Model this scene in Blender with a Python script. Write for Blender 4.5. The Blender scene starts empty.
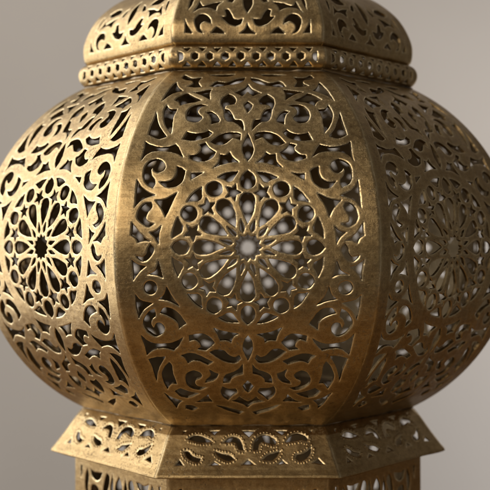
import bpy, math, random
import numpy as np

# ------------------------------------------------------------------ camera, world, lamps, exposure
scene = bpy.context.scene
MM = 0.001
ZC = 0.300                      # height of the middle of the lantern body above the table top
cam_data = bpy.data.cameras.new('camera')
cam = bpy.data.objects.new('camera', cam_data)
scene.collection.objects.link(cam)
cam.location = (0.0, -0.950, ZC)
cam.rotation_euler = (math.radians(90), 0, 0)
cam_data.sensor_width = 36.0
cam_data.lens = 36.0 * 950.0 / 490.0
cam_data.shift_x = -2.9 / 490.0
cam_data.shift_y = 3.0 / 490.0
cam_data.clip_start = 0.02
cam_data.clip_end = 50.0
cam_data.dof.use_dof = True
cam_data.dof.focus_distance = 0.735
cam_data.dof.aperture_fstop = 6.2
scene.camera = cam

world = bpy.data.worlds.new('World')
scene.world = world
world.use_nodes = True
bg = world.node_tree.nodes['Background']
bg.inputs['Color'].default_value = (1.0, 0.90, 0.80, 1)
bg.inputs['Strength'].default_value = 0.115

def area_lamp(name, loc, target, size_x, size_y, power, color, spread=180):
    d = bpy.data.lights.new(name, 'AREA')
    d.shape = 'RECTANGLE'
    d.size, d.size_y, d.energy, d.color = size_x, size_y, power, color
    d.spread = math.radians(spread)
    o = bpy.data.objects.new(name, d)
    scene.collection.objects.link(o)
    o.location = loc
    from mathutils import Vector
    o.rotation_euler = (Vector(target) - Vector(loc)).to_track_quat('-Z', 'Y').to_euler()
    return o

# window light from the left, a soft ceiling light from the front, and an added unseen lamp brightening the wall behind
area_lamp('window_light', (-1.50, 0.15, ZC + 0.40), (0, -0.22, ZC + 0.05), 1.6, 2.3, 16.5, (1.0, 0.99, 0.97), 112)
area_lamp('front_light', (-1.00, -1.75, ZC + 0.80), (0, 0, ZC + 0.05), 1.9, 1.1, 23.0, (1.0, 0.885, 0.74))
area_lamp('ceiling_light', (-0.95, -0.10, ZC + 1.5), (-0.1, 0, ZC), 1.5, 1.5, 10.0, (1.0, 0.95, 0.87))
area_lamp('wall_fill', (0.80, 0.42, ZC - 0.12), (0.32, 1.0, ZC - 0.1), 0.4, 1.4, 4.0, (1.0, 0.965, 0.93))

scene.view_settings.view_transform = 'Standard'
scene.view_settings.look = 'None'
scene.view_settings.exposure = 0.0
scene.view_settings.gamma = 1.0
scene.cycles.max_bounces = 10
scene.cycles.glossy_bounces = 6

# ------------------------------------------------------------------ materials
class Nodes:
    def __init__(self, name):
        self.m = bpy.data.materials.new(name); self.m.use_nodes = True
        self.t = self.m.node_tree; self.b = self.t.nodes['Principled BSDF']
    def n(self, kind, **kw):
        nd = self.t.nodes.new(kind)
        for k, v in kw.items():
            if k in nd.inputs: nd.inputs[k].default_value = v
            else: setattr(nd, k, v)
        return nd
    def l(self, a, b): self.t.links.new(a, b)
    def ramp(self, src, stops):
        r = self.n('ShaderNodeValToRGB')
        el = r.color_ramp.elements
        while len(el) < len(stops): el.new(0.5)
        for e, (p, c) in zip(el, stops):
            e.position = p; e.color = c if len(c) == 4 else (*c, 1)
        self.l(src, r.inputs['Fac']); return r.outputs['Color']
    def mix(self, fac, a, b, mode='MIX'):
        x = self.n('ShaderNodeMix', data_type='RGBA', blend_type=mode)
        for sock, v in ((x.inputs[0], fac), (x.inputs[6], a), (x.inputs[7], b)):
            if hasattr(v, 'links'): self.l(v, sock)
            else: sock.default_value = v if not isinstance(v, tuple) or len(v) == 4 else (*v, 1)
        return x.outputs[2]
    def math(self, op, a, b=0.0, clamp=False):
        x = self.n('ShaderNodeMath', operation=op, use_clamp=clamp)
        for sock, v in zip(x.inputs, (a, b)):
            if hasattr(v, 'links'): self.l(v, sock)
            else: sock.default_value = v
        return x.outputs[0]

def g(v): return (v, v, v, 1)

def make_brass():
    k = Nodes('aged_brass')
    tc = k.n('ShaderNodeTexCoord'); oi = k.n('ShaderNodeObjectInfo')
    off = k.n('ShaderNodeVectorMath', operation='SCALE'); off.inputs[0].default_value = (3.1, 1.7, 2.3)
    k.l(oi.outputs['Random'], off.inputs['Scale'])
    co = k.n('ShaderNodeVectorMath', operation='ADD')
    k.l(tc.outputs['Object'], co.inputs[0]); k.l(off.outputs[0], co.inputs[1]); co = co.outputs[0]
    def noise(scale, detail, rough=0.6, vec=None, **kw):
        t = k.n('ShaderNodeTexNoise', Scale=scale, Detail=detail, Roughness=rough, **kw)
        k.l(vec or co, t.inputs['Vector']); return t.outputs['Fac']
    def stretched(sx, sy, sz, rot=(0, 0, 0)):
        mp = k.n('ShaderNodeMapping'); mp.inputs['Scale'].default_value = (sx, sy, sz); mp.inputs['Rotation'].default_value = rot
        k.l(co, mp.inputs['Vector']); return mp.outputs['Vector']
    clouds = noise(26, 6, 0.62)
    fine = noise(240, 5, 0.7)
    tone = k.ramp(clouds, [(0.32, (0.30, 0.203, 0.087)), (0.50, (0.445, 0.313, 0.143)), (0.70, (0.57, 0.418, 0.208))])
    tone = k.mix(0.55, tone, k.ramp(fine, [(0.30, (0.19, 0.122, 0.057)), (0.52, (0.465, 0.328, 0.152)), (0.75, (0.62, 0.47, 0.24))]))
    tone = k.mix(0.20, tone, k.ramp(noise(300, 4, 0.65, stretched(0.06, 0.06, 1)), [(0.36, (0.20, 0.13, 0.06)), (0.55, (0.46, 0.32, 0.155)), (0.70, (0.60, 0.45, 0.25))]))
    # dark tarnish: small pits and streaks gathered in patches
    pits = k.ramp(noise(520, 4, 0.65), [(0.54, g(0)), (0.64, g(1))])
    patch = k.ramp(noise(33, 5, 0.6), [(0.46, g(0)), (0.66, g(1))])
    streak = k.ramp(noise(60, 6, 0.7, stretched(1, 1, 7)), [(0.60, g(0)), (0.74, g(1))])
    dirt = k.math('MULTIPLY', pits, k.math('ADD', k.math('MULTIPLY', patch, 0.70), 0.08))
    dirt = k.math('MAXIMUM', dirt, k.math('MULTIPLY', streak, 0.38))
    grain = noise(900, 4, 0.75)
    tone = k.mix(k.ramp(grain, [(0.38, g(0.42)), (0.54, g(0))]), tone, (0.15, 0.095, 0.042))
    marks = k.n('ShaderNodeTexVoronoi', Scale=150.0, feature='DISTANCE_TO_EDGE', Randomness=1.0)
    k.l(stretched(1.0, 1.0, 0.22, (0.0, 0.7, 0.0)), marks.inputs['Vector'])
    line = k.ramp(marks.outputs['Distance'], [(0.0, g(1)), (0.018, g(0))])
    line = k.math('MULTIPLY', line, k.ramp(noise(45, 4, 0.7), [(0.54, g(0)), (0.66, g(0.6))]))
    tone = k.mix(line, tone, (0.66, 0.52, 0.30))
    # broad uneven tarnish films
    film = k.ramp(noise(13, 4, 0.6), [(0.42, g(0)), (0.68, g(1))])
    blot = k.ramp(noise(95, 5, 0.7), [(0.50, g(0)), (0.66, g(1))])
    tone = k.mix(k.math('MULTIPLY', film, 0.30), tone, (0.21, 0.135, 0.060))
    tone = k.mix(k.math('MULTIPLY', blot, 0.26), tone, (0.20, 0.125, 0.055))
    # rims rubbed bright, with their highlights also painted into the colour
    wear_glint = k.n('ShaderNodeAttribute', attribute_name='wear_glint').outputs['Fac']
    wear_glint = k.math('MULTIPLY', wear_glint, k.ramp(noise(90, 3), [(0.35, g(0.25)), (0.6, g(1))]))
    tone = k.mix(dirt, tone, (0.075, 0.048, 0.022))
    tone = k.mix(k.math('MULTIPLY', wear_glint, 0.9), tone, (0.90, 0.75, 0.47))
    # the sawn faces of the cuts are coloured darker, most at the back
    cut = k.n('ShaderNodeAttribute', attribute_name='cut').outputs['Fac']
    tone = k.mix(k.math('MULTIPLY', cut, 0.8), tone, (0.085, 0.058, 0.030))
    # unpolished inner side of the sheet
    inner = k.n('ShaderNodeAttribute', attribute_name='inner').outputs['Fac']
    tone = k.mix(inner, tone, k.ramp(clouds, [(0.35, (0.21, 0.16, 0.095)), (0.65, (0.40, 0.31, 0.19))]))
    k.l(tone, k.b.inputs['Base Color'])
    met = k.math('SUBTRACT', 1.0, k.math('MULTIPLY', dirt, 0.55))
    k.l(met, k.b.inputs['Metallic'])
    ro = k.math('ADD', k.math('MULTIPLY', fine, 0.22), 0.26)
    ro = k.math('ADD', ro, k.math('MULTIPLY', dirt, 0.25))
    ro = k.math('SUBTRACT', ro, k.math('MULTIPLY', wear_glint, 0.15))
    ro = k.math('ADD', ro, k.math('MULTIPLY', inner, 0.15), True)
    k.l(ro, k.b.inputs['Roughness'])
    brush = noise(330, 3, 0.6, stretched(0.05, 0.05, 1))
    ro = k.math('ADD', ro, k.math('MULTIPLY', k.math('SUBTRACT', brush, 0.5), 0.16), True)
    k.l(ro, k.b.inputs['Roughness'])
    scr = noise(300, 3, 0.6, stretched(1, 1, 0.06, (0, 0.5, 0)))
    scr2 = noise(420, 2, 0.6, stretched(0.05, 0.05, 1))
    hgt = k.math('ADD', k.math('MULTIPLY', clouds, 1.1), k.math('MULTIPLY', fine, 0.14))
    hgt = k.math('ADD', hgt, k.math('MULTIPLY', scr, 0.16))
    hgt = k.math('ADD', hgt, k.math('MULTIPLY', scr2, 0.13))
    hgt = k.math('SUBTRACT', hgt, k.math('MULTIPLY', dirt, 0.22))
    bp = k.n('ShaderNodeBump', Strength=0.5, Distance=0.001)
    k.l(hgt, bp.inputs['Height']); k.l(bp.outputs['Normal'], k.b.inputs['Normal'])
    return k.m

def make_plaster():
    k = Nodes('taupe_plaster')
    tc = k.n('ShaderNodeTexCoord')
    t = k.n('ShaderNodeTexNoise', Scale=3.0, Detail=5); k.l(tc.outputs['Object'], t.inputs['Vector'])
    k.l(k.ramp(t.outputs['Fac'], [(0.3, (0.53, 0.50, 0.475)), (0.7, (0.56, 0.53, 0.505))]), k.b.inputs['Base Color'])
    f = k.n('ShaderNodeTexNoise', Scale=120.0, Detail=6); k.l(tc.outputs['Object'], f.inputs['Vector'])
    bp = k.n('ShaderNodeBump', Strength=0.15, Distance=0.002); k.l(f.outputs['Fac'], bp.inputs['Height'])
    k.l(bp.outputs['Normal'], k.b.inputs['Normal'])
    k.b.inputs['Roughness'].default_value = 0.9
    return k.m

def make_wood():
    k = Nodes('warm_wood')
    tc = k.n('ShaderNodeTexCoord')
    mp = k.n('ShaderNodeMapping'); mp.inputs['Scale'].default_value = (1.5, 18, 18); k.l(tc.outputs['Object'], mp.inputs['Vector'])
    t = k.n('ShaderNodeTexNoise', Scale=4.0, Detail=8, Distortion=0.6); k.l(mp.outputs['Vector'], t.inputs['Vector'])
    k.l(k.ramp(t.outputs['Fac'], [(0.35, (0.19, 0.108, 0.040)), (0.65, (0.33, 0.195, 0.075))]), k.b.inputs['Base Color'])
    k.b.inputs['Roughness'].default_value = 0.45
    return k.m

def make_solder():
    k = Nodes('grey_solder')
    tc = k.n('ShaderNodeTexCoord')
    t = k.n('ShaderNodeTexNoise', Scale=70.0, Detail=6); k.l(tc.outputs['Object'], t.inputs['Vector'])
    k.l(k.ramp(t.outputs['Fac'], [(0.40, (0.07, 0.05, 0.03)), (0.58, (0.22, 0.17, 0.11)), (0.72, (0.50, 0.46, 0.40))]), k.b.inputs['Base Color'])
    k.b.inputs['Metallic'].default_value = 1.0; k.b.inputs['Roughness'].default_value = 0.38
    return k.m

BRASS, PLASTER, WOOD, SOLDER = make_brass(), make_plaster(), make_wood(), make_solder()

# ------------------------------------------------------------------ pierced sheet metal
# hole outlines in millimetres on the flattened panel (across, along the profile); '*' marks a sharp corner
BODY_SIDE = [
  '-58.4,157* -55.9,149.4 -52.5,143.8* -57.9,141.1 -64,135.6 -68.3,129.4* -65.3,140.2 -61.5,150.4',
  '-58.6,130.5* -55.2,135.1 -48.5,139.7 -45.4,136.8 -42.4,133.9 -37.3,130.2* -41.7,128.2 -46,127.5 -50.8,125.5 -53.1,123.6* -54.8,127.5',
  '-64,124.3* -61.7,120.3 -55.8,119.2* -57.9,111.9 -58.5,104 -59.7,93.7* -63.3,100.2 -65.4,105.3 -66.5,111.9 -65.9,118.9',
  '-72,115.4* -70.9,107.9 -67.8,99 -62.8,90.2* -69.1,88.4 -76.9,92.3* -74.2,104',
  '-32.5,123.6* -36.7,125.1 -42.5,124 -47.1,118.9 -48.5,111.9 -46.3,105.9 -41.3,104 -37.1,106.3 -35.5,109.5 -38.2,113.3 -39.2,116.8 -37.1,121.5',
  '-32.8,116.1* -28.7,117 -24.8,113.3 -22.3,107.9 -22.9,105* -28.4,102.7* -28.5,107.9 -30.1,112.6',
  '-44.2,141.4* -36.8,142.9 -28.8,144.7* -30.3,138.5 -30.3,131* -34.6,135.1 -39.6,139',
  '-30.6,149.4* -25.8,157.7 -17.3,156.6 -9.4,162.8 -2.3,165.2* -4.3,158.7 -11.3,153.9 -18.2,151.4 -25.1,149.2',
  '-54.8,165.7* -52.1,170.7 -45.7,165.2 -38,165.7* -40.2,157.7 -37.8,148.9* -43,148.9 -49.5,150.8* -45.7,154.1 -44.9,157.4 -46.3,160.5 -51.1,162.1',
  '-31.3,170.7* -21.6,171.8 -11,171.3* -14.5,168.2 -22.6,167.7',
  '-15.5,138.5* -12,135.6 -9.3,130.2 -10.2,125.1* -16.8,123.6 -18.5,119.8* -14.8,118.2 -11.8,113.3 -9.8,108.2 -5.1,107.2 -3.5,102.7 -3.1,96.5* -6.9,101.5 -10.8,105.3 -15.8,106.6 -18.2,110.8 -19.4,118.9 -20.9,126.3 -20,132.9',
  '-78.9,85.5* -75.5,83.2 -66.9,81 -60.4,81.7 -55.3,83.2* -52.3,78.7 -49.1,72.1* -55.5,75.5 -64.9,77.1 -72.3,76.2 -76.9,73.8 -80.9,68.5* -79.8,76',
  '-69.7,69.8 -75.7,66.9 -78.8,62.3 -79.4,57.2 -78.9,53.2 -76.9,49.4 -71.5,46.1* -70.2,48.9 -70.1,52.4 -72.5,56.2 -73.3,60.2 -72.3,62.3* -71,59.9 -67.5,58.2 -63.8,60.2 -62.6,63.8 -65,68',
  '-53.7,63.2* -49.5,61.6 -47.2,59.6* -48,56.3 -49.3,51.3 -52.9,47.4 -58.4,45.8 -63,46.9 -66.8,50.8* -61.3,50.8 -56.7,52.8 -54,57.3',
  '-50.2,87.2* -46.7,94.6* -44.8,93.7 -39.1,92.8 -33.4,94.5 -30.2,96.9* -27.2,94.3* -30.5,90.1 -37,87.2 -43.6,86.3',
  '-37.4,82.6* -32.7,84.2* -29.4,79.8 -24.2,76* -27.3,71.1 -32.9,68.3 -38.5,67.9 -44.6,70.6* -44.2,73.3 -40,73.8 -36.3,77.1 -35.7,80.2',
  '-29,84.9* -23,91.3 -16.4,94.6 -8.8,94.6 -5.4,93.1* -5.7,87.2* -8.3,88.6 -11.6,89.5 -14.4,86.6 -18.1,83.2 -23.8,82.5',
  '-21.3,74.3* -17.1,73.8 -13.8,75.8* -11.9,71.7 -6.6,67* -13.3,66.9 -19.8,65.1 -26,62.7* -22.6,67.4 -21.7,70.6',
  '-43.1,57.9* -39.2,58 -33.8,58.5* -38.2,55.7 -43,52.8*',
  '-83.5,52.3* -81,47.4 -76.8,43.5 -70,40.1* -76.6,38.2 -81.2,35.8 -85.4,30.8* -84.3,42.5',
  '-76.5,34.4 -73,34.6* -71.9,31.1 -74.6,26.9 -76.3,23.2 -75.4,19.9 -70.1,18.3* -74.4,16 -79.5,18.1 -82.7,22.2 -82.5,27.4 -80.2,31.9',
  '-69.9,36.3* -61.9,37.3 -52.6,41.8* -57.2,33.9 -61.9,23.4* -65,30.2',
  '-86.5,19.3* -82.6,13.2 -78,8.6 -73.2,5.2* -78,5.4 -82.1,3.8* -84,7.2 -87.4,9.5*',
  '-73.6,11.8* -68.9,13.2 -64.9,16.6* -66.4,9.9 -66.8,2.9* -69.8,8.1',
  '-73,3.3* -70.5,-0.1 -71,-4.2 -74.4,-8.5 -78.9,-9.9 -82.6,-7.6 -83.7,-5.4* -78.9,-6.5 -76,-4.2 -75.1,-0.6',
  '-87.2,-8.4* -82.6,-12 -76.5,-13.7* -81.8,-18.5 -85.7,-24.3* -86.5,-15.7',
  '-66.6,-9.5* -65.1,-15.7 -63.3,-22* -68,-20.3 -75.6,-20.3* -69.4,-16.6',
  '-73.1,-24.8 -69.7,-26.2 -68.1,-30 -69.8,-33.7 -73.3,-35.1 -76.8,-33.7 -78.5,-30 -76.7,-26.2',
  '-60.8,-28.8* -57.3,-36.1 -51.7,-44* -59.2,-40.4 -67.2,-39.1* -62.8,-35.1',
  '-85,-35.4* -80.3,-39.9 -71.5,-42* -78.7,-47.2 -82.6,-54.4* -84.4,-44.7',
  '-70.8,-46.5* -75.1,-48.7 -78.4,-53.6 -79.4,-57.9 -77.4,-63.4 -73.4,-67.4 -68.8,-69 -64.5,-66.2 -63.2,-62 -65.6,-58.2 -69.5,-58.2 -71.6,-62.5* -73.3,-59.5 -72.5,-55.4 -69.8,-52.4',
  '-66.8,-50.3* -63.9,-46 -58.4,-45.5 -52.9,-48.9 -48.4,-55.6 -46.9,-58.8* -52.8,-63.4* -54,-57.6 -57.2,-54.1 -62.2,-51.6',
  '-81.5,-67.5* -75.9,-73 -68.6,-75.2 -59.2,-75.2 -53.5,-73 -49.1,-70.2* -52.7,-76.8 -56.6,-82* -64.1,-79.8 -71.6,-80.7 -78,-86* -79.6,-76.3',
  '-76.9,-89.6* -70,-87.5 -63.2,-87.3* -68.1,-95.8 -70.2,-103.3 -71.7,-112.9* -74,-100.7',
  '-60.4,-92.3* -58.5,-96.7 -58,-105.8 -56,-115.9* -60.3,-116.3 -63.6,-122.4* -66.5,-113.5 -67.2,-105.5 -64.2,-96.7',
  '-58.1,-125.1* -53.3,-120.9* -46.7,-124 -38.3,-126.7* -44,-130.8 -48.5,-133.2* -53.8,-131.3',
  '-66.9,-126.6* -60.7,-132.9 -52.4,-137.1* -55.9,-142.3 -57.4,-148.4* -61.6,-139.6',
  '-45,-68.3* -39.4,-67.3 -32.9,-67.3 -28.5,-70.4 -25.5,-74.7* -29.3,-79 -32.2,-82* -38.8,-80.7* -36.4,-78.5 -37.2,-74.7 -40,-72 -44.7,-73.3*',
  '-26.5,-61.8* -19.8,-64.6 -13.3,-66.2 -6.8,-67.2* -11.3,-70.4 -12.9,-75* -16.2,-73.3 -21.5,-73* -23.1,-67.7',
  '-29.6,-83.5* -23.7,-80.8 -17.9,-81.8 -13.9,-86.4 -10.2,-88.1 -6.7,-86.1* -5.3,-89.8* -8.8,-93.6 -16.4,-93 -22.9,-89.3',
  '-52.1,-86.4* -44.5,-84.5 -37,-86.8 -27,-92.2* -30.6,-95.4* -37.2,-92.2 -42.8,-92 -46.7,-94.2* -49.2,-88.9',
  '-3.5,-95* -3.9,-104.5* -8.8,-106.3 -12.7,-110.4 -13.7,-114.5* -19.2,-115.2* -17.9,-106.8 -12.6,-102.7 -7.3,-99.8',
  '-20.2,-118.9* -15.7,-121.3 -9.7,-121.3* -8.3,-126.1 -11.9,-130.8 -16.1,-136.6* -19.7,-132.4 -21.8,-125.1',
  '-30.3,-100.2* -26.9,-103 -22.9,-104.9* -24.1,-109.5 -27.1,-112.8 -33.6,-114.9* -32.8,-111.5 -29.4,-106.8',
  '-32.4,-119.9* -38.8,-118 -41,-114.9 -40.7,-111.9 -37.4,-109.5 -36.3,-106.2 -38.3,-103 -42.6,-101.4 -47.1,-104.2 -49.2,-110.1 -47.3,-117 -42.8,-120.9 -37.5,-122.5',
  '-42.5,-138.3* -37.4,-135.4 -31.4,-128.6* -30.5,-132.9 -28,-138.3* -34.6,-137.9',
  '-26.1,-142.8* -18,-146 -9.2,-150.4 -3.5,-153.8* -7.2,-158.5* -13.2,-154 -20.1,-149.2',
  '-49.8,-143.2* -44.7,-143.8 -40.1,-147.3* -44.5,-152.2 -50.1,-149.2*',
]
BODY_AXIS = [
  '0,154.1* -2.8,147.3 -7.2,143.2 -10.6,140.7* -7.2,138.5 -4.2,136.2* -2.2,139 0,142.2* 2.2,139 4.2,136.2* 7.2,138.5 10.6,140.7* 7.2,143.2 2.8,147.3',
  '0,128.9* -2,126.6 -3.7,124.5* -2.7,120.3 0,115.2* 2.7,120.3 3.7,124.5* 2,126.6',
  '0,93.3* -2.6,86.6 -4.2,79.3 -3.1,73.3 0,68.3* 3.1,73.3 4.2,79.3 2.6,86.6',
  '0,-68.4* -3.1,-73 -4.2,-79 -2.6,-85.2 0,-91.5* 2.6,-85.2 4.2,-79 3.1,-73',
  '0,-111.9* -2.6,-115.2 -4.7,-119.2* -2.1,-123.9 0,-126.1* 2.1,-123.9 4.7,-119.2* 2.6,-115.2',
  '0,-138.4* -3.1,-135.7 -6.7,-131.3* -9,-135.4 -13.2,-137.9* -5.1,-140.9 0,-146.3* 5.1,-140.9 13.2,-137.9* 9,-135.4 6.7,-131.3* 3.1,-135.7',
]
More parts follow.
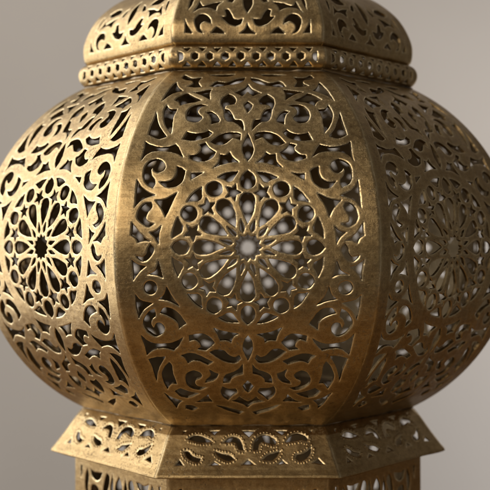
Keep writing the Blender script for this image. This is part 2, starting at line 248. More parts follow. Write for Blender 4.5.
BODY_ROSE = [
  '10.3,0.5* 7.9,2.6* 8.9,5.7* 5.8,6.3* 5.2,9.5* 2.1,8.4* 0,10.8* -2.1,8.4* -5.2,9.5* -5.8,6.3* -8.9,5.7* -7.9,2.6* -10.3,0.5* -7.9,-1.6* -8.9,-4.6* -5.8,-5.2* -5.2,-8.4* -2.1,-7.3* 0,-9.8* 2.1,-7.3* 5.2,-8.4* 5.8,-5.2* 8.9,-4.6* 7.9,-1.6*',
  '17.9,0.5* 23.2,-2.2 29.9,-4.3 35.9,-4.7 39.6,-2.6 40.6,0.5 39.6,3.7 35.9,5.8 29.9,5.3 23.2,3.2',
  '57.4,0.5* 54.1,-3.2 50,-4.9 45.9,-3.7 44.1,0.5 45.9,4.7 50,6 54.2,4.3',
  '11.7,3.7* 14.1,2.8 16.2,3.4 20.6,6* 15.5,6.1 13.3,5.6',
  '34.9,9.9* 39.3,9.3* 40.8,5.1* 42.7,9.1* 47.1,9.2* 44,12.3* 45.2,16.6* 41.3,14.5* 37.7,17* 38.4,12.6*',
  '52.5,22.8* 54.3,19.3 55.6,15.4 56.3,11.5 56.5,7.6* 52.5,10.5 50.1,11.9 49.2,13.7 49.1,15.8 50.5,18.1',
  '15.5,9.5* 21.4,9.8 28.3,11.3 33.7,13.9 35.9,17.7 35.2,20.9 32.8,23.2 28.5,23.1 23.5,19.7 18.7,14.5',
  '48.7,28.8 49.5,24.9 46.6,20.9 42.1,20.2 38.6,22.9 38.1,27.3 41,30.9 45.9,31.5',
  '8.6,9.1* 11,9.6 12.6,11.2 15.1,15.6* 10.6,13.2 9,11.6',
  '25.6,26.3* 29.7,28* 33.1,25.1* 32.8,29.6* 36.6,31.9* 32.3,33* 31.3,37.5* 28.9,33.6* 24.5,33.9* 27.3,30.4*',
  '34.6,46.9* 37.9,44.7 41,41.9 43.6,38.7 45.6,35.3* 40.6,35.9 37.9,35.9 36.2,37 35.1,38.8 35.1,41.7',
  '9,16.1* 13.9,19.3 19.1,24.1 22.5,29.2 22.6,33.6 20.4,36.2 17.2,36.9 13.5,34.6 10.8,29 9.3,22',
  '28.3,50.3 31,47.2 30.3,42.1 26.7,39.1 22.4,39.6 19.7,43.3 20.5,48.1 24.5,51.2',
  '3.1,12.2* 5,13.9 5.6,16.1 5.5,21.2* 2.9,16.8 2.3,14.6',
  '9.4,35.9* 12.1,39.5* 16.5,38.7* 14,42.5* 16.2,46.7* 11.9,45.4* 8.8,48.8* 8.6,44.1* 4.6,42* 8.8,40.5*',
  '7.1,59* 11.1,58.8 15.1,58 18.9,56.5 22.4,54.5* 17.8,52.3 15.4,50.9 13.3,51 11.5,52 10.1,54.5',
  '0,18.5* 2.7,23.8 4.8,30.7 5.3,36.9 3.2,40.8 0,41.9 -3.2,40.8 -5.3,36.9 -4.8,30.7 -2.7,23.8',
  '0,60* 3.8,56.4 5.5,51.9 4.2,47.5 0,45.5 -4.2,47.5 -5.5,51.9 -3.8,56.4',
  '-3.1,12.2* -2.3,14.6 -2.9,16.8 -5.5,21.2* -5.6,16.1 -5,13.9',
  '-9.4,35.9* -8.8,40.5* -4.6,42* -8.6,44.1* -8.8,48.8* -11.9,45.4* -16.2,46.7* -14,42.5* -16.5,38.7* -12.1,39.5*',
  '-22.4,54.5* -18.9,56.5 -15.1,58 -11.1,58.8 -7.1,59* -10.1,54.5 -11.5,52 -13.3,51 -15.4,50.9 -17.8,52.3',
  '-9,16.1* -9.3,22 -10.8,29 -13.5,34.6 -17.2,36.9 -20.4,36.2 -22.6,33.6 -22.5,29.2 -19.1,24.1 -13.9,19.3',
  '-28.3,50.3 -24.5,51.2 -20.5,48.1 -19.7,43.3 -22.4,39.6 -26.7,39.1 -30.3,42.1 -31,47.2',
  '-8.6,9.1* -9,11.6 -10.6,13.2 -15.1,15.6* -12.6,11.2 -11,9.6',
  '-25.6,26.3* -27.3,30.4* -24.5,33.9* -28.9,33.6* -31.3,37.5* -32.3,33* -36.6,31.9* -32.8,29.6* -33.1,25.1* -29.7,28*',
  '-45.6,35.3* -43.6,38.7 -41,41.9 -37.9,44.7 -34.6,46.9* -35.1,41.7 -35.1,38.8 -36.2,37 -37.9,35.9 -40.6,35.9',
  '-15.5,9.5* -18.7,14.5 -23.5,19.7 -28.5,23.1 -32.8,23.2 -35.2,20.9 -35.9,17.7 -33.7,13.9 -28.3,11.3 -21.4,9.8',
  '-48.7,28.8 -45.9,31.5 -41,30.9 -38.1,27.3 -38.6,22.9 -42.1,20.2 -46.6,20.9 -49.5,24.9',
  '-11.7,3.7* -13.3,5.6 -15.5,6.1 -20.6,6* -16.2,3.4 -14.1,2.8',
  '-34.9,9.9* -38.4,12.6* -37.7,17* -41.3,14.5* -45.2,16.6* -44,12.3* -47.1,9.2* -42.7,9.1* -40.8,5.1* -39.3,9.3*',
  '-56.5,7.6* -56.3,11.5 -55.6,15.4 -54.3,19.3 -52.5,22.8* -50.5,18.1 -49.1,15.8 -49.2,13.7 -50.1,11.9 -52.5,10.5',
  '-17.9,0.5* -23.2,3.2 -29.9,5.3 -35.9,5.8 -39.6,3.7 -40.6,0.5 -39.6,-2.6 -35.9,-4.7 -29.9,-4.3 -23.2,-2.2',
  '-57.4,0.5* -54.2,4.3 -50,6 -45.9,4.7 -44.1,0.5 -45.9,-3.7 -50,-4.9 -54.1,-3.2',
  '-11.7,-2.6* -14.1,-1.8 -16.2,-2.4 -20.6,-5* -15.5,-5.1 -13.3,-4.5',
  '-34.9,-8.8* -39.3,-8.2* -40.8,-4.1* -42.7,-8.1* -47.1,-8.2* -44,-11.3* -45.2,-15.5* -41.3,-13.4* -37.7,-15.9* -38.4,-11.6*',
  '-52.5,-21.7* -54.3,-18.2 -55.6,-14.4 -56.3,-10.4 -56.5,-6.5* -52.5,-9.5 -50.1,-10.9 -49.2,-12.7 -49.1,-14.7 -50.5,-17.1',
  '-15.5,-8.4* -21.4,-8.7 -28.3,-10.3 -33.7,-12.9 -35.9,-16.6 -35.2,-19.9 -32.8,-22.1 -28.5,-22 -23.5,-18.6 -18.7,-13.4',
  '-48.7,-27.7 -49.5,-23.8 -46.6,-19.8 -42.1,-19.1 -38.6,-21.8 -38.1,-26.2 -41,-29.9 -45.8,-30.4',
  '-8.6,-8* -11,-8.5 -12.6,-10.1 -15.1,-14.6* -10.6,-12.1 -9,-10.5',
  '-25.6,-25.2* -29.7,-26.9* -33.1,-24* -32.8,-28.5* -36.6,-30.9* -32.3,-32* -31.3,-36.4* -28.9,-32.5* -24.5,-32.8* -27.3,-29.4*',
  '-34.6,-45.8* -37.9,-43.6 -40.9,-40.8 -43.5,-37.6 -45.6,-34.2* -40.6,-34.8 -37.9,-34.8 -36.2,-35.9 -35.1,-37.7 -35.1,-40.6',
  '-9,-15* -13.9,-18.2 -19.1,-23.1 -22.5,-28.1 -22.6,-32.5 -20.4,-35.1 -17.2,-35.8 -13.5,-33.5 -10.8,-28 -9.3,-21',
  '-28.3,-49.1 -30.9,-46.1 -30.3,-41 -26.7,-38 -22.4,-38.5 -19.7,-42.2 -20.5,-47 -24.5,-50.1',
  '-3.1,-11.2* -5,-12.8 -5.6,-15 -5.5,-20.1* -2.9,-15.8 -2.3,-13.6',
  '-9.4,-34.8* -12.1,-38.4* -16.5,-37.6* -14,-41.4* -16.1,-45.6* -11.9,-44.3* -8.8,-47.6* -8.6,-43* -4.6,-40.9* -8.8,-39.4*',
  '-7.1,-57.8* -11.1,-57.6 -15.1,-56.8 -18.9,-55.4 -22.4,-53.4* -17.8,-51.2 -15.3,-49.8 -13.3,-49.9 -11.5,-50.9 -10.1,-53.4',
  '0,-17.5* -2.7,-22.7 -4.8,-29.6 -5.3,-35.8 -3.2,-39.7 0,-40.8 3.2,-39.7 5.3,-35.8 4.8,-29.6 2.7,-22.7',
  '0,-58.8* -3.8,-55.3 -5.5,-50.8 -4.2,-46.4 0,-44.4 4.2,-46.4 5.5,-50.8 3.8,-55.3',
  '3.1,-11.2* 2.3,-13.6 2.9,-15.8 5.5,-20.1* 5.6,-15 5,-12.8',
  '9.4,-34.8* 8.8,-39.4* 4.6,-40.9* 8.6,-43* 8.8,-47.6* 11.9,-44.3* 16.1,-45.6* 14,-41.4* 16.5,-37.6* 12.1,-38.4*',
  '22.4,-53.4* 18.9,-55.4 15.1,-56.8 11.1,-57.6 7.1,-57.8* 10.1,-53.4 11.5,-50.9 13.3,-49.9 15.3,-49.8 17.8,-51.2',
  '9,-15* 9.3,-21 10.8,-28 13.5,-33.5 17.2,-35.8 20.4,-35.1 22.6,-32.5 22.5,-28.1 19.1,-23.1 13.9,-18.2',
  '28.3,-49.1 24.5,-50.1 20.5,-47 19.7,-42.2 22.4,-38.5 26.7,-38 30.3,-41 30.9,-46.1',
  '8.6,-8* 9,-10.5 10.6,-12.1 15.1,-14.6* 12.6,-10.1 11,-8.5',
  '25.6,-25.2* 27.3,-29.4* 24.5,-32.8* 28.9,-32.5* 31.3,-36.4* 32.3,-32* 36.6,-30.9* 32.8,-28.5* 33.1,-24* 29.7,-26.9*',
  '45.6,-34.2* 43.5,-37.6 40.9,-40.8 37.9,-43.6 34.6,-45.8* 35.1,-40.6 35.1,-37.7 36.2,-35.9 37.9,-34.8 40.6,-34.8',
  '15.5,-8.4* 18.7,-13.4 23.5,-18.6 28.5,-22 32.8,-22.1 35.2,-19.9 35.9,-16.6 33.7,-12.9 28.3,-10.3 21.4,-8.7',
  '48.7,-27.7 45.8,-30.4 41,-29.9 38.1,-26.2 38.6,-21.8 42.1,-19.1 46.6,-19.8 49.5,-23.8',
  '11.7,-2.6* 13.3,-4.5 15.5,-5.1 20.6,-5* 16.2,-2.4 14.1,-1.8',
  '34.9,-8.8* 38.4,-11.6* 37.7,-15.9* 41.3,-13.4* 45.2,-15.5* 44,-11.3* 47.1,-8.2* 42.7,-8.1* 40.8,-4.1* 39.3,-8.2*',
  '56.5,-6.5* 56.3,-10.4 55.6,-14.4 54.3,-18.2 52.5,-21.7* 50.5,-17.1 49.1,-14.7 49.2,-12.7 50.1,-10.9 52.5,-9.5',
]
DOME_SIDE = [
  '-52.4,23.5* -50.8,18.4 -46.5,11.9* -52.8,12.1*',
  '-30.3,19.8* -31.2,24.6 -35.6,29.2 -40.7,29 -44.4,24.6 -44.3,19 -41.8,13.8 -37.3,11.6* -40,15.3 -39.7,19.5 -35.7,22.2 -31.5,20.6*',
  '-26.2,16.9* -23.1,15.3 -19.4,11.7* -31,11.7*',
  '-21.1,42.7* -25.4,37.8 -26.9,33* -33.6,35.8 -40.8,35.2 -46.1,31* -42.9,37.8 -40.5,43.3* -37.8,38.1 -30.6,40.6',
  '-50,33.6* -49.2,41.4 -47.2,48.6* -45.1,47* -47.1,39.8',
  '-22.6,26.9* -18.8,27.5 -19.5,33.9* -16.3,34.5 -13.4,29.4 -11.1,24.6 -4.2,24.6* -6.2,19.5 -11,18.1 -16.7,20.3 -20.8,24.4',
  '-17.4,43* -14.3,47.8 -10.2,51.1* -11.2,45.4 -13.2,41.7*',
  '-40.2,51.1* -32,55.1 -24.7,54.1* -21.4,48.6 -26.6,46.5 -34.9,46.2',
]
DOME_AXIS = [
  '0,20.2* -2.3,15 -6.6,11.5* 0,11.4 6.6,11.5* 2.3,15',
  '0,29.7* -3.3,36.5 -4.1,44.6 -2.4,52.1 0,59.1* 2.4,52.1 4.1,44.6 3.3,36.5',
]
SKIRT_SCROLL = [
  '-49.4,18.6* -44,15.2 -38,15.7 -29.8,21* -37.3,21.3 -43.2,20.3',
  '-52.6,29.6* -49.4,29.6 -44.6,33.7 -38.4,35.3* -40.3,38.3 -45.6,37.8 -51,33.7',
  '-20.1,21.4* -15.5,17.1 -10.7,16.2 -6.3,19.3 -3.3,28.3* -7.1,27.7 -9.5,21.8 -14.2,20.8',
  '-26.7,29.7* -20,31.3 -15.3,32.2 -11.5,35.6* -16.4,37.3 -21.1,35.3 -24.7,33',
  '4.4,27.7* 5.9,20.5 10.7,15.2 16.6,14.6 23.3,19.9 23,23.3* 18.9,22.4 13,20.5 10,22.7 8.8,27.7*',
  '12,36.4* 16.4,32.2 21.1,30.9 26.8,29.3* 24,33.9 19.8,37.1',
  '31.1,21.4* 36.2,14.6 42.8,13.3 49.4,18 48.5,20.8* 43.8,19.3 37.8,20.2',
  '38.9,35.2* 39.9,32.2* 45.8,30.9 52.6,25.9* 51.6,31.4 47.3,36.4 42,37.1',
]
SKIRT_TRI = [
  '-54.5,11* -50.4,11* -54.1,15.2*',
  '-60.2,41.9* -56.2,35.9* -51.6,41.7*',
  '-33,10.7* -22.4,10.3* -27.9,15.5*',
  '-32.3,41.9* -27.5,37.8* -21.9,41.7*',
  '-6.2,10.4* 6.8,10.3* 0.9,17.8*',
  '21.2,10.1* 33.6,9.8* 28.5,15.1*',
  '-5.5,41* 0.5,35.9* 6.6,41.7*',
  '23.6,41.3* 28.6,36.6* 32.8,40.5*',
  '50.4,10.4* 53.6,9.8* 53.7,13.2*',
  '51.6,40.1* 57.9,34.7* 63.7,40.5*',
]

def parse(lines):
    out = []
    for ln in lines:
        pts = []
        for w in ln.split():
            c = w.endswith('*'); x, y = w.rstrip('*').split(',')
            pts.append((float(x), float(y), c))
        out.append(pts)
    return out

def catmull(p0, p1, p2, p3, n):
    t = np.linspace(0, 1, n, endpoint=False)[:, None]
    d1 = np.linalg.norm(p2 - p1)
    m1 = (p2 - p0) * (d1 / max(1e-6, np.linalg.norm(p1 - p0) + d1))
    m2 = (p3 - p1) * (d1 / max(1e-6, np.linalg.norm(p3 - p2) + d1))
    return ((2*t**3 - 3*t**2 + 1) * p1 + (t**3 - 2*t**2 + t) * m1 + (-2*t**3 + 3*t**2) * p2 + (t**3 - t**2) * m2)

def outline(pts, n=6):
    """closed smooth outline through the points, broken at the marked corners"""
    P = np.array([(x, y) for x, y, c in pts]); K = [c for *_, c in pts]; N = len(P); res = []
    for i in range(N):
        p1, p2 = P[i], P[(i+1) % N]
        p0 = p1 if K[i] else P[i-1]
        p3 = p2 if K[(i+1) % N] else P[(i+2) % N]
        res.append(catmull(p0, p1, p2, p3, n))
    return np.concatenate(res)

def mirrored(pts): return [(-x, y, c) for x, y, c in pts][::-1]

def poly_sdf(X, Y, poly):
    """signed distance to a closed polygon, positive outside"""
    a = poly; b = np.roll(poly, -1, axis=0)
    d2 = np.full(X.shape, 1e9); ins = np.zeros(X.shape, bool)
    for (ax, ay), (bx, by) in zip(a, b):
        ex, ey = bx - ax, by - ay; L = ex*ex + ey*ey
        if L < 1e-12: continue
        t = np.clip(((X - ax)*ex + (Y - ay)*ey) / L, 0, 1)
        d2 = np.minimum(d2, (X - ax - t*ex)**2 + (Y - ay - t*ey)**2)
        if ay != by:
            ins ^= ((ay > Y) != (by > Y)) & (X < (bx - ax) * (Y - ay) / (by - ay) + ax)
    return np.where(ins, -1, 1) * np.sqrt(d2)

T8 = math.tan(math.pi / 8)

def smooth_noise(seed, X, Y, wl):
    r = np.random.default_rng(seed); v = 0
    for i in range(7):
        th = r.uniform(0, 2*np.pi); w = wl * r.uniform(0.7, 1.5); ph = r.uniform(0, 6.28)
        v = v + np.sin((X*np.cos(th) + Y*np.sin(th)) * 2*np.pi / w + ph)
    return v / 2.6

def pierced_panel(name, profile, holes, cell, s0=0.0, thick=2.5, bevel=0.7, fold=2.4, open_by=-0.10, beads=(), dents=0.35, seed=1, grow=3.0):
    """one of eight gores of sheet metal: the profile (distance from axis, height) bent over the gore,
    the holes cut through it, their rims rounded, the sheet given its thickness"""
    prof = np.array(profile, float)
    seg = np.r_[0, np.cumsum(np.hypot(*np.diff(prof, axis=0).T))]
    ns = int(seg[-1] / cell) + 1
    s = np.linspace(0, seg[-1], ns)
    a = np.interp(s, seg, prof[:, 0]); h = np.interp(s, seg, prof[:, 1])
    ta, th = np.gradient(a, s), np.gradient(h, s)
    for _ in range(3):
        ta[1:-1] = (ta[:-2] + 2*ta[1:-1] + ta[2:]) / 4; th[1:-1] = (th[:-2] + 2*th[1:-1] + th[2:]) / 4
    nl = np.hypot(ta, th); up = h[-1] > h[0]; sg = 1 if up else -1
    na, nh = sg*th/nl, -sg*ta/nl
    w = a * T8
    nu = int(2 * w.max() / cell) | 1
    u = np.linspace(-1, 1, nu)
    U, S = np.meshgrid(u, s); W = w[:, None]
    X = U * W; Y = S + s0
    wx = X + 0.26*smooth_noise(seed+50, X, Y, 17) + 0.07*smooth_noise(seed+52, X, Y, 4.5); wy = Y + 0.26*smooth_noise(seed+51, X, Y, 19) + 0.07*smooth_noise(seed+53, X, Y, 5)
    d = np.full(X.shape, grow + 2.0)
    ymin, ymax = Y[0, 0], Y[-1, 0]
    for hole in holes:
        poly, ob = hole if isinstance(hole, tuple) else (hole, open_by)
        lo = poly.min(0) - grow - 1; hi = poly.max(0) + grow + 1
        i0, i1 = np.searchsorted(s + s0, (lo[1], hi[1]))
        if i1 <= i0: continue
        wm = w[i0:i1].min()
        j0, j1 = np.searchsorted(u * wm, lo[0]), np.searchsorted(u * wm, hi[0])
        j0, j1 = max(0, j0 - 2), min(nu, j1 + 2)
        if j1 <= j0: continue
        sl = (slice(i0, i1), slice(j0, j1))
        d[sl] = np.minimum(d[sl], poly_sdf(wx[sl], wy[sl], poly) - ob)
    # relief: rounded rims, rounded folds, dents, beads
    q = np.clip(1 - np.maximum(d, 0) / bevel, 0, 1)
    Z = -0.66 * bevel * q**1.5
    de = (1 - np.abs(U)) * W
    Z = Z - 0.5 * fold * T8 * np.clip(1 - de / fold, 0, 1)**2
    Z = Z + dents * smooth_noise(seed, X, Y, 46) * (1 - U**8) + 0.12*dents*smooth_noise(seed+9, X, Y, 9) * (1 - U**8)
    for bi, (bx, by) in enumerate(beads):
        br = 0.62 + 0.32 * ((bi * 0.618) % 1)
        i0, i1 = np.searchsorted(s + s0, (by - 1.2, by + 1.2)); j0, j1 = np.searchsorted(u * w[min((i0+i1)//2, ns-1)], (bx - 1.2, bx + 1.2))
        sl = (slice(i0, i1), slice(max(0, j0-1), j1+1))
        r2 = (X[sl] - bx)**2 + (Y[sl] - by)**2
        Z[sl] = np.maximum(Z[sl], Z[sl] + np.sqrt(np.clip(br**2 - r2, 0, None)) * 0.75)
    wear_glint = np.exp(-np.maximum(d, 0) / 0.8) * 0.9 + 0.8*np.exp(-de / 1.0)  # hole rims and folds lightened: rubbed metal plus painted highlight

    def place(off):
        A = a[:, None] + na[:, None]*off; Hh = h[:, None] + nh[:, None]*off
        return np.stack([U * A * T8, -A, Hh + 0*U], -1)
    front = place(Z).reshape(-1, 3); back = place(np.minimum(Z, 0)*0 - thick).reshape(-1, 3)
    D = d.ravel(); N = nu
    # marching squares over the sheet
    idx = np.arange(ns * nu).reshape(ns, nu)
    c = [idx[:-1, :-1].ravel(), idx[:-1, 1:].ravel(), idx[1:, 1:].ravel(), idx[1:, :-1].ravel()]
    if not up: c = [c[0], c[3], c[2], c[1]]
    ins = [D[k] > 0 for k in c]
    case = sum((ins[k].astype(int) << k) for k in range(4))
    edge_id = {}; ev_a, ev_b = [], []
    polys, segs = [], []
    full = np.stack([k[case == 15] for k in c], 1)
    for cell_i in np.nonzero((case > 0) & (case < 15))[0]:
        loop = []
        for k in range(4):
            k2 = (k + 1) % 4
            p, q2 = int(c[k][cell_i]), int(c[k2][cell_i])
            if ins[k][cell_i]: loop.append(p)
            if ins[k][cell_i] != ins[k2][cell_i]:
                key = (p, q2) if p < q2 else (q2, p)
                e = edge_id.get(key)
                if e is None:
                    e = len(ev_a); edge_id[key] = e; ev_a.append(key[0]); ev_b.append(key[1])
                loop.append(-1 - e)
        polys.append(loop)
        for m in range(len(loop)):
            if loop[m] < 0 and loop[(m+1) % len(loop)] < 0: segs.append((-1 - loop[m], -1 - loop[(m+1) % len(loop)]))
    nG = len(D)
    if ev_a:
        ea, eb = np.array(ev_a), np.array(ev_b)
        t = np.clip(D[ea] / (D[ea] - D[eb]), 0.03, 0.97)[:, None]
        fe = front[ea]*(1-t) + front[eb]*t; be = back[ea]*(1-t) + back[eb]*t
    else: fe = be = np.zeros((0, 3))
    nE = len(fe)
    F = np.concatenate([front, fe]); Bk = np.concatenate([back, be])
    W_ = np.concatenate([wear_glint.ravel(), np.full(nE, 0.9)])
    V = np.concatenate([F, Bk, fe, be]); nF = len(F)
    wear_glintv = np.concatenate([W_, np.zeros(nF), np.zeros(2*nE)])
    innerv = np.concatenate([np.zeros(nF), np.ones(nF), np.zeros(nE), np.zeros(nE)])
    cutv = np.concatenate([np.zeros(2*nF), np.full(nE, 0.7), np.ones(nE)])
    fx = lambda p: p if p >= 0 else nG - 1 - p
    quads = [full, full[:, ::-1] + nF]
    if segs:
        sg_ = np.array(segs); w0 = 2*nF; w1 = w0 + nE
        quads.append(np.stack([sg_[:, 1] + w0, sg_[:, 0] + w0, sg_[:, 0] + w1, sg_[:, 1] + w1], 1))
    # closed edges at both ends of the profile
    for row, flip in ((idx[0], False), (idx[-1], True)):
        p, q2 = row[:-1], row[1:]; ok = (D[p] > 0) & (D[q2] > 0); p, q2 = p[ok], q2[ok]
        f4 = np.stack([q2, p, p + nF, q2 + nF], 1)
        quads.append(f4[:, ::-1] if flip == up else f4)
    quads = np.concatenate(quads)
    odd = []
    for lp in polys:
        m = [fx(p) for p in lp]; odd.append(m); odd.append([x + nF for x in m[::-1]])
    loops = np.concatenate([quads.ravel(), np.array([x for m in odd for x in m], int)])
    sizes = np.concatenate([np.full(len(quads), 4), np.array([len(m) for m in odd], int)])
    used = np.zeros(len(V), bool); used[loops] = True
    remap = np.cumsum(used) - 1
    loops = remap[loops]; V = V[used] * MM; V[:, 2] += ZC
    me = bpy.data.meshes.new(name)
    me.vertices.add(len(V)); me.vertices.foreach_set('co', V.astype(np.float32).ravel())
    me.loops.add(len(loops)); me.loops.foreach_set('vertex_index', loops.astype(np.int32))
    me.polygons.add(len(sizes)); me.polygons.foreach_set('loop_start', np.r_[0, np.cumsum(sizes)[:-1]].astype(np.int32))
    me.update(calc_edges=True); me.validate()
    me.polygons.foreach_set('use_smooth', np.ones(len(me.polygons), bool))
    for nm, val in (('wear_glint', wear_glintv[used]), ('inner', innerv[used]), ('cut', cutv[used])):
        at = me.attributes.new(nm, 'FLOAT', 'POINT'); at.data.foreach_set('value', val.astype(np.float32))
    me.materials.append(BRASS); me.update()
    return me

def both_sides(lines): 
    out = []
    for p in parse(lines): out.append(outline(p)); out.append(outline(mirrored(p)))
    return out
def once(lines): return [outline(p) for p in parse(lines)]

# ------------------------------------------------------------------ the setting
def link(name, me, parent=None):
    o = bpy.data.objects.new(name, me); scene.collection.objects.link(o); o.parent = parent; return o

def box_mesh(name, x0, x1, y0, y1, z0, z1, mat, bevel=0.0):
    import bmesh
    bm = bmesh.new(); bmesh.ops.create_cube(bm, size=1)
    for v in bm.verts:
        v.co = (x0 + (v.co.x + .5)*(x1-x0), y0 + (v.co.y + .5)*(y1-y0), z0 + (v.co.z + .5)*(z1-z0))
    if bevel: bmesh.ops.bevel(bm, geom=bm.edges[:], offset=bevel, segments=3, affect='EDGES')
    me = bpy.data.meshes.new(name); bm.to_mesh(me); bm.free(); me.materials.append(mat); return me

WALL_Y = 1.0
wall = link('wall', box_mesh('wall', -3, 3, WALL_Y, WALL_Y + 0.1, -0.75, 2.2, PLASTER)); wall['kind'] = 'structure'
table = link('tabletop', box_mesh('tabletop', -0.8, 0.8, -0.60, 0.18, -0.035, 0.0, WOOD, 0.004)); table['kind'] = 'structure'

# ------------------------------------------------------------------ the lantern
lantern = bpy.data.objects.new('lantern', None); scene.collection.objects.link(lantern)
lantern['label'] = 'aged brass eight-sided lantern with pierced arabesque panels, bulging body and flared skirt'
lantern['category'] = 'lantern'

def ring_of_panels(name, *cuts, order=(0,) * 8):
    """eight gores round the axis; the cut versions of the sheet follow the given order"""
    first = link(name, cuts[0], lantern)
    for k in range(1, 8):
        o = first.copy(); scene.collection.objects.link(o); o.parent = lantern
        o.data = cuts[order[k]]
        o.rotation_euler = (0, 0, k * math.pi / 4)
    return first

# body: a circular arc of radius 170.5 standing 70 off the axis
TH = 1.055
th = np.linspace(-TH, TH, 260)
body_profile = np.stack([70 + 170.5*np.cos(th), 170.5*np.sin(th)], 1)
def body_holes(scrolls, rose):
    return [(p, scrolls) for p in both_sides(BODY_SIDE) + once(BODY_AXIS)] + [(p, rose) for p in once(BODY_ROSE)]
# two hand-cut panels; a third with holes narrowed to dim the far side
body_cuts = [pierced_panel('body_panel', body_profile, body_holes(sc, ro), 0.45, s0=-170.5*TH, thick=2.5, bevel=0.7, seed=sd)
             for sd, sc, ro in ((3, 0.05, 0.22), (103, 0.05, 0.25), (203, -1.6, -0.5))]
ring_of_panels('body_panel', *body_cuts, order=(0, 1, 0, 2, 2, 2, 0, 1))

# dome
dome_pts = [(149,170),(152.5,173),(153.8,180),(153.5,188),(151.2,196),(147,205.5),(141,215),(132.5,224),(122,232.5),(108,241),(90,249),(68,256),(44,261)]
def smooth_profile(pts, n=240):
    P = np.array(pts, float); P2 = np.vstack([P[0], P, P[-1]])
    return np.concatenate([catmull(P2[i], P2[i+1], P2[i+2], P2[i+3], n // len(pts)) for i in range(len(pts)-1)] + [P[-1:]])
ring_of_panels('dome_panel', pierced_panel('dome_panel', smooth_profile(dome_pts), both_sides(DOME_SIDE) + once(DOME_AXIS), 0.5, thick=2.2, seed=11))

# collar: a half-round band with a lattice of round holes and triangles
ph = np.linspace(-math.pi/2, math.pi/2, 60)
collar_profile = np.stack([147.8 + 10.3*np.cos(ph), 160 + 10.8*np.sin(ph)], 1)
collar_profile = np.vstack([[(146, 149.2)], collar_profile, [(146, 170.8)]])
cs = np.r_[0, np.cumsum(np.hypot(*np.diff(collar_profile, axis=0).T))][-1] / 2
pitch = 12.7
lat = []
rnd = random.Random(4)
for k in range(-4, 5):
    x = (k + 0.0) * pitch
    for sy in (1, -1):
        j = rnd.uniform(-.3, .3)
        lat.append(outline([(x-2.7+j, cs+sy*8.6, 1), (x+2.7+j, cs+sy*8.6, 1), (x+.3+j, cs+sy*5.1, 0), (x-.3+j, cs+sy*5.1, 0)]))
for k in range(8):
    x = (k - 3.5) * pitch + rnd.uniform(-.3, .3)
    lat.append(outline([(x + 2.95*math.cos(t), cs + 3.2*math.sin(t), 1) for t in np.arange(6)*math.pi/3 + .5]))
for sx in (1, -1):
    x = sx * 4.42 * pitch
    lat.append(outline([(x-1.6*sx, cs-2, 0), (x-1.6*sx, cs+2, 0), (x+1.6*sx, cs+4, 1), (x+1.6*sx, cs-4, 1)]))
ring_of_panels('collar_panel', pierced_panel('collar_panel', collar_profile, lat, 0.4, thick=1.8, bevel=0.9, fold=2.0, open_by=0.25, dents=0.15, seed=21))

# skirt with beaded scrolls and a turned-in lip
scroll = once(SKIRT_SCROLL); beads = []
for poly in scroll:
    c = poly; area = 0.5*np.sum(c[:, 0]*np.roll(c[:, 1], -1) - np.roll(c[:, 0], -1)*c[:, 1])
    nx = np.roll(c, -1, 0) - np.roll(c, 1, 0); nx = np.stack([nx[:, 1], -nx[:, 0]], 1) * np.sign(area)
    nx /= np.linalg.norm(nx, axis=1)[:, None] + 1e-9
    o = c + 2.3*nx; last = None
    for p in o:
        if min(np.hypot(*(q - p).T).min() for q in scroll) < 1.9: continue
        if all((p[0]-b[0])**2 + (p[1]-b[1])**2 > 2.05**2 for b in beads): beads.append((float(p[0]), float(p[1])))
skirt_pts = [(146.5,-145.2),(152.5,-148.6),(160,-155.5),(170,-170),(178,-180.5),(181.4,-184.4),(181.8,-186.3),(180.2,-187.2),(176,-187.0)]
sk = np.array(skirt_pts, float)
ring_of_panels('skirt_panel', pierced_panel('skirt_panel', sk, scroll + [(p, -0.6) for p in once(SKIRT_TRI)], 0.4, s0=-2.25, thick=1.6, bevel=0.9, fold=2.2, open_by=-0.1, beads=beads, dents=0.3, seed=31))

# base
def arcade(y, sgn):
    L = ['-57.5,0* -54.5,0* -54.8,6 -56.3,11.5*', '-46,1* -49.5,8 -50,18 -45,32* -45.5,18 -44.5,8', '-42,1* -36,3 -25,2* -28,8 -33.5,10.5 -39,8',
         '-19,2 -15,3 -14,8 -17,16 -24,30* -23,14', '-10,1* -8,12 -9,26* -12.5,14', '-40,16 -34,15 -30,19 -33,27 -37,34* -41,25']
    out = []
    for p in parse(L):
        q = [(a, y + sgn*b, c) for a, b, c in p]; out += [outline(q), outline(mirrored(q))]
    out.append(outline([(0, y + sgn*1, 1), (-4.2, y + sgn*9, 0), (-4.6, y + sgn*17, 0), (0, y + sgn*33, 1), (4.6, y + sgn*17, 0), (4.2, y + sgn*9, 0)]))
    return out
base_profile = [(161,-182),(161,-286),(164,-290),(167,-295),(167,-299.5)]
ring_of_panels('base_panel', pierced_panel('base_panel', base_profile, arcade(18, 1) + arcade(96, -1), 0.6, thick=2.0, seed=41))

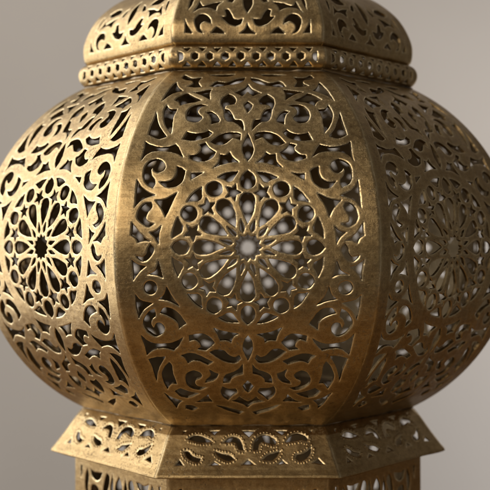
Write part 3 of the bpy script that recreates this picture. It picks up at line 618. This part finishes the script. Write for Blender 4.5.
def disc(name, r, z0, z1):
    import bmesh
    bm = bmesh.new(); vs = []
    for z in (z0, z1):
        vs.append([bm.verts.new((r/math.cos(math.pi/8)*math.sin((k+.5)*math.pi/4)*MM, -r/math.cos(math.pi/8)*math.cos((k+.5)*math.pi/4)*MM, z*MM + ZC)) for k in range(8)])
    bm.faces.new(vs[1]); bm.faces.new(vs[0][::-1])
    for k in range(8): bm.faces.new((vs[0][k], vs[0][(k+1) % 8], vs[1][(k+1) % 8], vs[1][k]))
    bmesh.ops.recalc_face_normals(bm, faces=bm.faces[:])
    bmesh.ops.bevel(bm, geom=bm.edges[:], offset=0.0008, segments=2, affect='EDGES')
    me = bpy.data.meshes.new(name); bm.to_mesh(me); bm.free(); me.materials.append(BRASS)
    return link(name, me, lantern)
disc('base_plate', 157.5, -298, -295)
disc('dome_cap', 46, 259, 264)

# soldered joints, run round the lantern where collar and skirt meet the body
def solder_joint(a, h, r, seed):
    rng = np.random.default_rng(seed); n_side, m = 70, 8; V = []
    R = a / math.cos(math.pi/8)
    corners = [((k - .5) * math.pi/4) for k in range(8)]
    path = []
    for k in range(8):
        p = np.array([R*math.sin(corners[k]), -R*math.cos(corners[k])]); q = np.array([R*math.sin(corners[(k+1) % 8]), -R*math.cos(corners[(k+1) % 8])])
        path += [p + (q - p)*i/n_side for i in range(n_side)]
    N = len(path); rr = rng.normal(0, 1, N)
    for _ in range(3): rr = (np.roll(rr, 1) + rr + np.roll(rr, -1)) / 3
    for i, p in enumerate(path):
        o = p / np.linalg.norm(p); rad = r * (1 + 0.6*rr[i])
        for j in range(m):
            c, s_ = math.cos(j*2*math.pi/m), math.sin(j*2*math.pi/m)
            V.append(((p[0] + o[0]*rad*c)*MM, (p[1] + o[1]*rad*c)*MM, (h + rad*s_ + 0.3*rr[i-1])*MM + ZC))
    F = [(i*m + j, ((i+1) % N)*m + j, ((i+1) % N)*m + (j+1) % m, i*m + (j+1) % m) for i in range(N) for j in range(m)]
    me = bpy.data.meshes.new('solder_joint'); me.from_pydata(V, [], F); me.update()
    me.polygons.foreach_set('use_smooth', np.ones(len(me.polygons), bool)); me.materials.append(SOLDER)
    return link('solder_joint', me, lantern)
solder_joint(153.0, 148.4, 0.95, 5)
solder_joint(153.2, -148.4, 0.9, 6)
